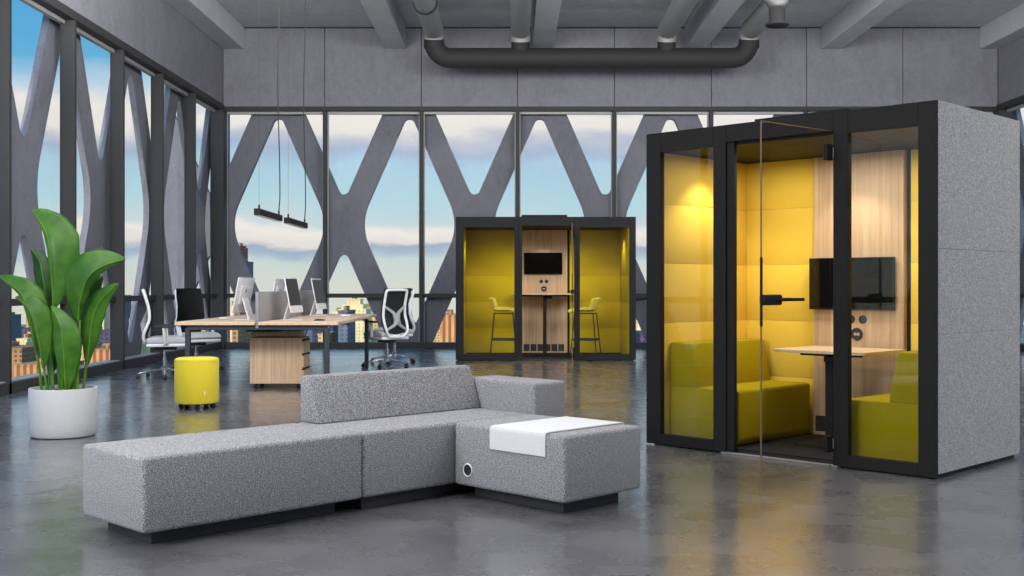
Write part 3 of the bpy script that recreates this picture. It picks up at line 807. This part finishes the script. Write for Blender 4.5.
def tv(root_m, rz, wc, wy, x0, x1, z0, z1, label):
    t = thing('wall_screen', label, 'screen', root_m @ Vector(((x0+x1)/2, wy, z0)), rz)
    w = (x1-x0)/2
    obj('mount', box(BM(), -.12, .12, -.016, -.0015, .08, z1-z0-.08, .003, 1), 'dark', t)
    obj('casing', box(BM(), -w, w, -.05, -.016, 0, z1-z0, .004, 2), 'black', t)
    obj('display', box(BM(), -w+.006, w-.006, -.0525, -.0495, .016, z1-z0-.006, .001, 1), 'gloss', t)
def lamp(kind, name, loc, energy, color, rot=(0, 0, 0), **kw):
    l = bpy.data.lights.new(name, kind); l.energy = energy; l.color = color
    for k, v in kw.items(): setattr(l, k, v)
    o = bpy.data.objects.new(name, l); COL.objects.link(o); o.location = loc; o.rotation_euler = rot
    return o

# large booth, turned 45 degrees
BL = Vector((.998, 8.48, 0)); BR = -math.radians(45.09)
BMX = Matrix.Translation(BL) @ Matrix.Rotation(BR, 4, 'Z')
bo, wy, wc = booth(BL, BR, 'meeting_booth', 'large black-framed booth with grey felt side and yellow lining at the right', 2.231, 1.265, 2.30,
      .131, .597, .764, 1.533, 1.639, 2.108, .1, .084, .145, (.735, 1.465), 'yellow', .72, [.46, .90, 1.34, 1.78], [.88, 1.40])
media(bo, wy, wc, .925, .815, .047)
tv(BMX, BR, wc, wy, .728, 1.412, .995, 1.385, 'wall screen inside the large booth')
def bench(x0, x1, back_left, label):
    w = x1-x0
    o = thing('booth_bench', label, 'bench', BMX @ Vector((x0, .125, .0365)), BR)
    L_ = .965
    pol = [(.0, 0), (w-.035, 0), (w, .05), (w, .385), (w-.02, .398), (0, .398)]
    bk = [(0, .39), (.265, .39), (.205, .72), (0, .72)]
    if not back_left:
        pol = [(w-x, z) for x, z in pol][::-1]; bk = [(w-x, z) for x, z in bk][::-1]
    obj('seat', prism(BM(), pol, 0, L_, 'y', .015, 2), 'olive', o)
    obj('backrest', prism(BM(), bk, 0, L_, 'y', .018, 2), 'olive', o)
bench(.118, .73, True, 'olive upholstered bench on the left inside the large booth')
bench(1.535, 2.113, False, 'olive upholstered bench on the right inside the large booth')
def table(mx_, rz, w, d, zt, label, top='oakx'):
    """d = depth from the back panel towards the door"""
    o = thing('booth_table', label, 'table', mx_ @ Vector((0, 0, .0365)), rz)
    z = zt-.0365
    rr = round_poly([(-w/2, 0), (w/2, 0), (w/2, d), (-w/2, d)], [.03, .03, .005, .005], 5)
    obj('tabletop', prism(BM(), [(p.x, p.y) for p in rr], z-.022, z, 'z', .002, 1), top, o)
    ly = d*.32
    obj('column', box(BM(), -.03, .03, ly-.03, ly+.03, .012, z-.05, .004, 1), 'black', o)
    obj('foot_plate', box(BM(), -.20, .20, ly-.17, ly+.3, 0, .014, .004, 1), 'black', o)
    b = BM(); box(b, -w/2+.13, w/2-.13, ly-.025, ly+.025, z-.047, z-.022, .003, 1); box(b, -.02, .12, ly-.07, ly+.07, z-.085, z-.046, .004, 1)
    obj('support_arm', b, 'black', o)
tm = Matrix.Translation(BMX @ Vector((1.15, .46, 0))) @ Matrix.Rotation(BR, 4, 'Z')
table(tm, BR, .73, .60, .72, 'small oak-topped table inside the large booth')
for x, y, e in ((.34, .52, 22), (1.90, .52, 16), (wc, .78, 20)):
    lamp('SPOT', 'booth_spot', BMX @ Vector((x, y, 2.12)), e, (1, .89, .70), spot_size=math.radians(110), spot_blend=.5, shadow_soft_size=.03)

lamp('AREA', 'booth_fill', BMX @ Vector((1.12, .55, 2.13)), 16, (1, .93, .8), (0, 0, BR), shape='RECTANGLE', size=1.5, size_y=.5)  # soft fill light added to brighten the yellow lining

# far booth, facing the camera
FX, FY = -.888, 18.00
fo, wy2, wc2 = booth(Vector((FX, FY, 0)), 0, 'meeting_booth', 'black-framed booth with two bar stools against the back windows', 2.842, 1.55, 2.265,
      .125, .925, 1.05, 1.87, 1.96, 2.74, .1, .095, .165, (1.03, 1.83), 'limefelt', .74, [.46, .90, 1.34, 1.78], [.88, 1.40], 'dark', (1.04, 1.76, .032))
FM = Matrix.Translation((FX, FY, 0))
media(fo, wy2, wc2, 1.25, 1.125, .045)
tv(FM, 0, wc2, wy2, 1.09, 1.74, 1.37, 1.74, 'wall screen inside the far booth')
table(Matrix.Translation((FX+wc2, FY+.62, 0)), 0, 1.05, .78, 1.05, 'high narrow table inside the far booth', 'oakx')
def stool(loc, rz, label):
    s = thing('bar_stool', label, 'stool', loc, rz, 'yellow bar stools in the far booth')
    # shell: seat and low curved back, faces +X
    prof = [(.22, .695), (.20, .715), (.05, .712), (-.12, .715), (-.18, .735), (-.215, .80), (-.245, .90), (-.26, .925)]
    b = BM(); rows = []
    for i, (x, z) in enumerate(prof):
        w = [.19, .20, .205, .21, .215, .215, .20, .185][i]; row = []
        for k in range(9):
            y = -w+2*w*k/8; f = (y/w)**2
            row.append(b.verts.new((x+(.07*f if i >= 5 else .02*f if i == 4 else 0), y, z+(.03*f if 2 <= i <= 4 else 0))))
        rows.append(row)
    for A, B in zip(rows, rows[1:]):
        for k in range(8): b.faces.new((A[k], A[k+1], B[k+1], B[k]))
    bmesh.ops.recalc_face_normals(b, faces=b.faces)
    bmesh.ops.solidify(b, geom=b.faces[:], thickness=.045)
    obj('shell', b, 'stool', s)
    for sx in (-1, 1):
        for sy in (-1, 1):
            obj('leg', tube(BM(), [(sx*.15-.01, sy*.15, .695), (sx*.215-.01, sy*.21, 0)], .010, 8), 'dark', s)
    b = BM(); z = .26; q = [(sx*.195-.01, sy*.19, z) for sx, sy in ((-1, -1), (1, -1), (1, 1), (-1, 1))]
    for i in range(4): bar(b, q[i], q[(i+1) % 4], .014, .03)
    obj('footrest', b, 'dark', s)
    obj('seat_frame', box(BM(), -.165, .15, -.155, .155, .675, .69, .003, 1), 'dark', s)
    return s
st = stool((FX+.76, FY+.62, .042), 0., 'yellow bar stool on the left inside the far booth')
copy_tree(st, (FX+2.08, FY+.62, .042), PI-.25, 'yellow bar stool on the right inside the far booth')
for x, y, e in ((.32, .75, 18), (2.53, .75, 18), (wc2, 1.05, 16)):
    lamp('SPOT', 'booth_spot', (FX+x, FY+y, 2.09), e, (1, .9, .62), spot_size=math.radians(105), spot_blend=.4, shadow_soft_size=.03)

# ------------------------------------------------------------------ city outside
GZ = -120.
gr = struct('ground', box(BM(), -2600, 2600, 120, 3600, GZ-2, GZ), plain('city_ground', (120, 108, 96), .9, 0, .3, .02)); gr['label'] = 'city ground far below the windows'
F = {
 'tan': facade('tan_masonry', (214, 176, 118), (160, 124, 84), 3.6, 3.2),
 'sand': facade('sand_masonry', (238, 208, 152), (214, 180, 128), 4., 3.4, .45),
 'orange': facade('orange_brick', (214, 148, 92), (150, 96, 62), 4.6, 1e3, .5, 1.),
 'navy': facade('navy_glass', (66, 69, 86), (52, 55, 72), 6., 4., .6),
 'plum': facade('plum_brick', (92, 76, 92), (66, 54, 72), 4., 4.),
 'brown': facade('brown_brick', (176, 130, 88), (120, 84, 60), 4., 3.6),
 'red': facade('red_brick', (170, 92, 66), (100, 56, 46), 5., 4.),
 'blue': facade('slate_blue_glass', (106, 109, 118), (86, 90, 100), 4., 3.4),
}
def building(px0, px1, py, d, mat, label, steps=1, roof=None, depth=45, spire=0):
    k = d/1141; x0, x1 = (px0-512)*k, (px1-512)*k; zt = H0+(286-py)*k
    w = x1-x0; cx = (x0+x1)/2
    o = thing('city_building', label, 'building', (cx, d+depth/2, GZ))
    h = zt-GZ; b = BM()
    st_h = .075*w*steps
    obj('tower', box(b, -w/2, w/2, -depth/2, depth/2, 0, h-(steps-1)*w*.16), F[mat], o, False)
    for s in range(1, steps):
        f = 1-.26*s; z1 = h-(steps-1-s)*w*.16
        obj('setback', box(BM(), -w/2*f, w/2*f, -depth/2*f, depth/2*f, z1-w*.16-.2, z1), F[mat], o, False)
    f = 1-.26*(steps-1)
    obj('parapet', box(BM(), -w/2*f-.4, w/2*f+.4, -depth/2*f-.4, depth/2*f+.4, h, h+1.0), F[mat], o, False)
    obj('roof_box', box(BM(), -w*.18*f, w*.12*f, -depth*.2*f, depth*.2*f, h+1, h+4.5), F['brown'], o, False)
    if roof == 'dome':
        obj('dome', lathe(BM(), [(w*.5*math.cos(t*PI/16), h+w*.5*math.sin(t*PI/16)) for t in range(9)], 24), F[mat], o)
    if spire: obj('spire', tube(BM(), [(0, 0, h+3), (0, 0, h+spire)], [1.5, .2], 8), F['brown'], o)
    return o
B_ = [
 # seen through the left windows
 (-30, 22, 349, 900, 'brown', 'brown block lowest at the left edge of the skyline, behind the plant', 1),
 (12, 26, 340, 1000, 'sand', 'sand coloured stepped tower left of the plant stems', 2),
 (22, 45, 329, 1200, 'plum', 'dark plum tower behind the plant leaves', 1),
 (24, 33, 333, 1090, 'tan', 'narrow tan tower in front of the plum tower', 2),
 (14, 60, 366, 800, 'orange', 'low orange block under the plum tower', 1),
 (76, 88, 330, 1000, 'tan', 'tan tower right of the plant, beside the mullion', 2),
 (92, 104, 306, 1300, 'sand', 'tall sand coloured tower right of the plant', 3),
 (100, 120, 296, 1500, 'blue', 'pale slate tower rising behind the sand tower right of the plant', 1),
 (101, 113, 331, 950, 'plum', 'plum block right of the plant beside the sand tower', 1),
 (88, 112, 351, 820, 'orange', 'low orange block beside the plant stems right of the pot', 1),
 (129, 134, 318, 1000, 'sand', 'slim sand tower with spire behind the profile office chair', 2),
 (126, 140, 336, 1200, 'navy', 'navy block behind the profile office chair', 1),
 (163, 172, 312, 1100, 'tan', 'slim tan tower seen between the two left office chairs', 2),
 (196, 206, 322, 1000, 'tan', 'tan block seen past the corner left of the computers', 1),
 # through the back windows
 (234.5, 240, 246, 1500, 'red', 'slim red brick tower rising above the skyline in the first back window', 2),
 (236, 245, 262, 1400, 'blue', 'slate tower beside the slim red tower', 1),
 (226, 234, 306, 1100, 'sand', 'sand block left of the white computer', 1),
 (232, 238, 318, 900, 'brown', 'brown block under the desk left side', 1),
 (238, 252, 322, 1000, 'orange', 'orange block under the desk behind the computer stand', 1),
 (312, 333, 326, 1000, 'navy', 'navy block under the right desk edge', 1),
 (318, 326, 335, 880, 'tan', 'small tan block before the navy block under the desk', 1),
 (330, 342, 312, 1300, 'sand', 'sand block right of the far computer', 2),
 (338, 366, 300, 1150, 'sand', 'large stepped sand tower between the desk and the right chairs', 3),
 (338, 347.5, 312, 900, 'blue', 'narrow blue glass tower in front of the large sand tower', 1),
 (356, 378, 308, 1250, 'tan', 'tan tower behind the white-framed chair', 2),
 (378, 398, 334, 1000, 'plum', 'plum block behind the white-framed chair', 1),
 (405, 416, 328, 950, 'navy', 'navy domed building right of the chairs', 1),
 (414, 428, 334, 1100, 'blue', 'slate block behind the lattice right of the domed building', 1),
 (440, 458, 316, 900, 'orange', 'orange striped tower left of the far booth', 1),
 (434, 446, 330, 1300, 'tan', 'tan block left of the striped tower', 1),
 (636, 646, 322, 1000, 'sand', 'sand tower seen between the two booths', 2),
 (640, 660, 334, 900, 'plum', 'plum block seen low between the two booths', 1),
]
for t in B_:
    building(*t[:6], steps=t[6], roof='dome' if 'domed' in t[5] else None, spire=16 if 'spire' in t[5] else 0)

rs = random.Random(3)
used = []
for k in range(64):
    px = -60+k*12.2+rs.uniform(-1.5, 1.5); d = rs.choice((1650, 1800, 1950, 2100))
    w = rs.uniform(6, 9); top = rs.uniform(315, 331); m_ = rs.choice(('tan', 'sand', 'tan', 'brown', 'orange', 'plum', 'blue'))
    lo, hi = px, px+w
    if not (-20 < px < 118 or 224 < px < 460 or 632 < px < 662): continue
    nm = {'tan': 'tan', 'sand': 'pale sand', 'brown': 'brown', 'orange': 'orange', 'plum': 'plum', 'blue': 'slate'}[m_]
    o = building(lo, hi, top, d, m_, 'small distant %s block in the hazy far row of the skyline' % nm, 1, None, 40)
    o['group'] = 'distant %s skyline blocks' % nm
# ------------------------------------------------------------------ sky
wd = bpy.data.worlds.new('sky'); SC.world = wd; wd.use_nodes = True; nt = wd.node_tree; nt.nodes.clear(); L = nt.links.new
out = N(nt, 'ShaderNodeOutputWorld'); bg = N(nt, 'ShaderNodeBackground')
tc = N(nt, 'ShaderNodeTexCoord'); sp = N(nt, 'ShaderNodeSeparateXYZ'); L(tc.outputs['Generated'], sp.inputs[0])
def mth(op, a, b_=None, c=None):
    n = N(nt, 'ShaderNodeMath', _operation=op)
    for i, v in enumerate((a, b_, c)):
        if v is None: continue
        if isinstance(v, (int, float)): n.inputs[i].default_value = v
        else: L(v, n.inputs[i])
    return n.outputs[0]
hyp = mth('SQRT', mth('ADD', mth('MULTIPLY', sp.outputs['X'], sp.outputs['X']), mth('MULTIPLY', sp.outputs['Y'], sp.outputs['Y'])))
el = mth('DIVIDE', sp.outputs['Z'], mth('MAXIMUM', hyp, .02))
mp = N(nt, 'ShaderNodeMapping'); mp.inputs['Scale'].default_value = (9, 9, 26); L(tc.outputs['Generated'], mp.inputs['Vector'])
nz = N(nt, 'ShaderNodeTexNoise', Scale=1., Detail=6., Roughness=.55); L(mp.outputs['Vector'], nz.inputs['Vector'])
elp = mth('MULTIPLY_ADD', mth('SUBTRACT', nz.outputs['Fac'], .5), .05, el)
pos = mth('DIVIDE', elp, .30)
def C(y): return max(0., (286-y)/1141/.30)
sky_r = ramp(nt, [(0., lin((218, 219, 208))), (C(265), lin((204, 218, 216))), (C(256), lin((172, 190, 206))), (C(249), lin((166, 180, 202))), (C(243), lin((232, 224, 218))), (C(230), lin((243, 236, 230))),
                  (C(221), lin((206, 219, 222))), (C(200), lin((182, 216, 226))), (C(166), lin((176, 208, 226))), (C(154), lin((168, 186, 212))), (C(142), lin((198, 200, 214))), (C(132), lin((238, 233, 228))),
                  (C(116), lin((243, 236, 230))), (C(98), lin((190, 214, 232))), (C(70), lin((104, 180, 224))), (1., lin((62, 156, 218)))])
L(pos, sky_r.inputs['Fac'])
# brighter sky on the sun's side, behind the camera
vd = N(nt, 'ShaderNodeVectorMath', _operation='DOT_PRODUCT'); L(tc.outputs['Generated'], vd.inputs[0]); vd.inputs[1].default_value = (0., -.82, .57)
glow = mth('POWER', mth('MAXIMUM', vd.outputs['Value'], 0.), 2.)
L(sky_r.outputs['Color'], bg.inputs['Color']); L(mth('MULTIPLY_ADD', glow, 2.0, 1.0), bg.inputs['Strength'])
L(bg.outputs[0], out.inputs['Surface'])

sun = lamp('SUN', 'sun', (0, -20, 40), 3.4, (1, .89, .72), (math.radians(58), 0, math.radians(-4)), angle=.01)

# unseen area lights added as fill: overhead, from the left, towards the far end
def area(loc, sx, sy, e, rot=(0, 0, 0), col=(1, .98, .96), name='overhead_fill'):
    return lamp('AREA', name, loc, e, col, rot, shape='RECTANGLE', size=sx, size_y=sy)
area((-2.6, 3.0, 5.6), 4., 9., 460)
area((-5.2, 2.2, 2.9), 3., 2.2, 260, (math.radians(78), 0, math.radians(-62)), name='side_fill')  # added side fill, lifts the left faces of the sofa
area((6.6, 3.5, 5.6), 3., 9., 520)
area((1.5, 12.2, 4.75), 13., 1.6, 760, (math.radians(150), 0, 0), name='ceiling_fill')  # added fill aimed upwards to brighten the far ceiling
area((-3.0, 8., 4.62), 5., 2.4, 480, (math.radians(106), 0, 0), name='far_end_fill')  # this and the next: added fill for the back wall and lattice
area((5.0, 8., 4.62), 5., 2.4, 480, (math.radians(106), 0, 0), name='far_end_fill')

# ------------------------------------------------------------------ view
SC.view_settings.view_transform = 'Standard'; SC.view_settings.look = 'None'
SC.view_settings.gamma = 1; SC.view_settings.exposure = 0; SC.view_settings.use_curve_mapping = False
SC.cycles.use_denoising = True
SC.cycles.max_bounces = 8; SC.cycles.diffuse_bounces = 4; SC.cycles.glossy_bounces = 4; SC.cycles.transparent_max_bounces = 16
SC.cycles.sample_clamp_indirect = 6
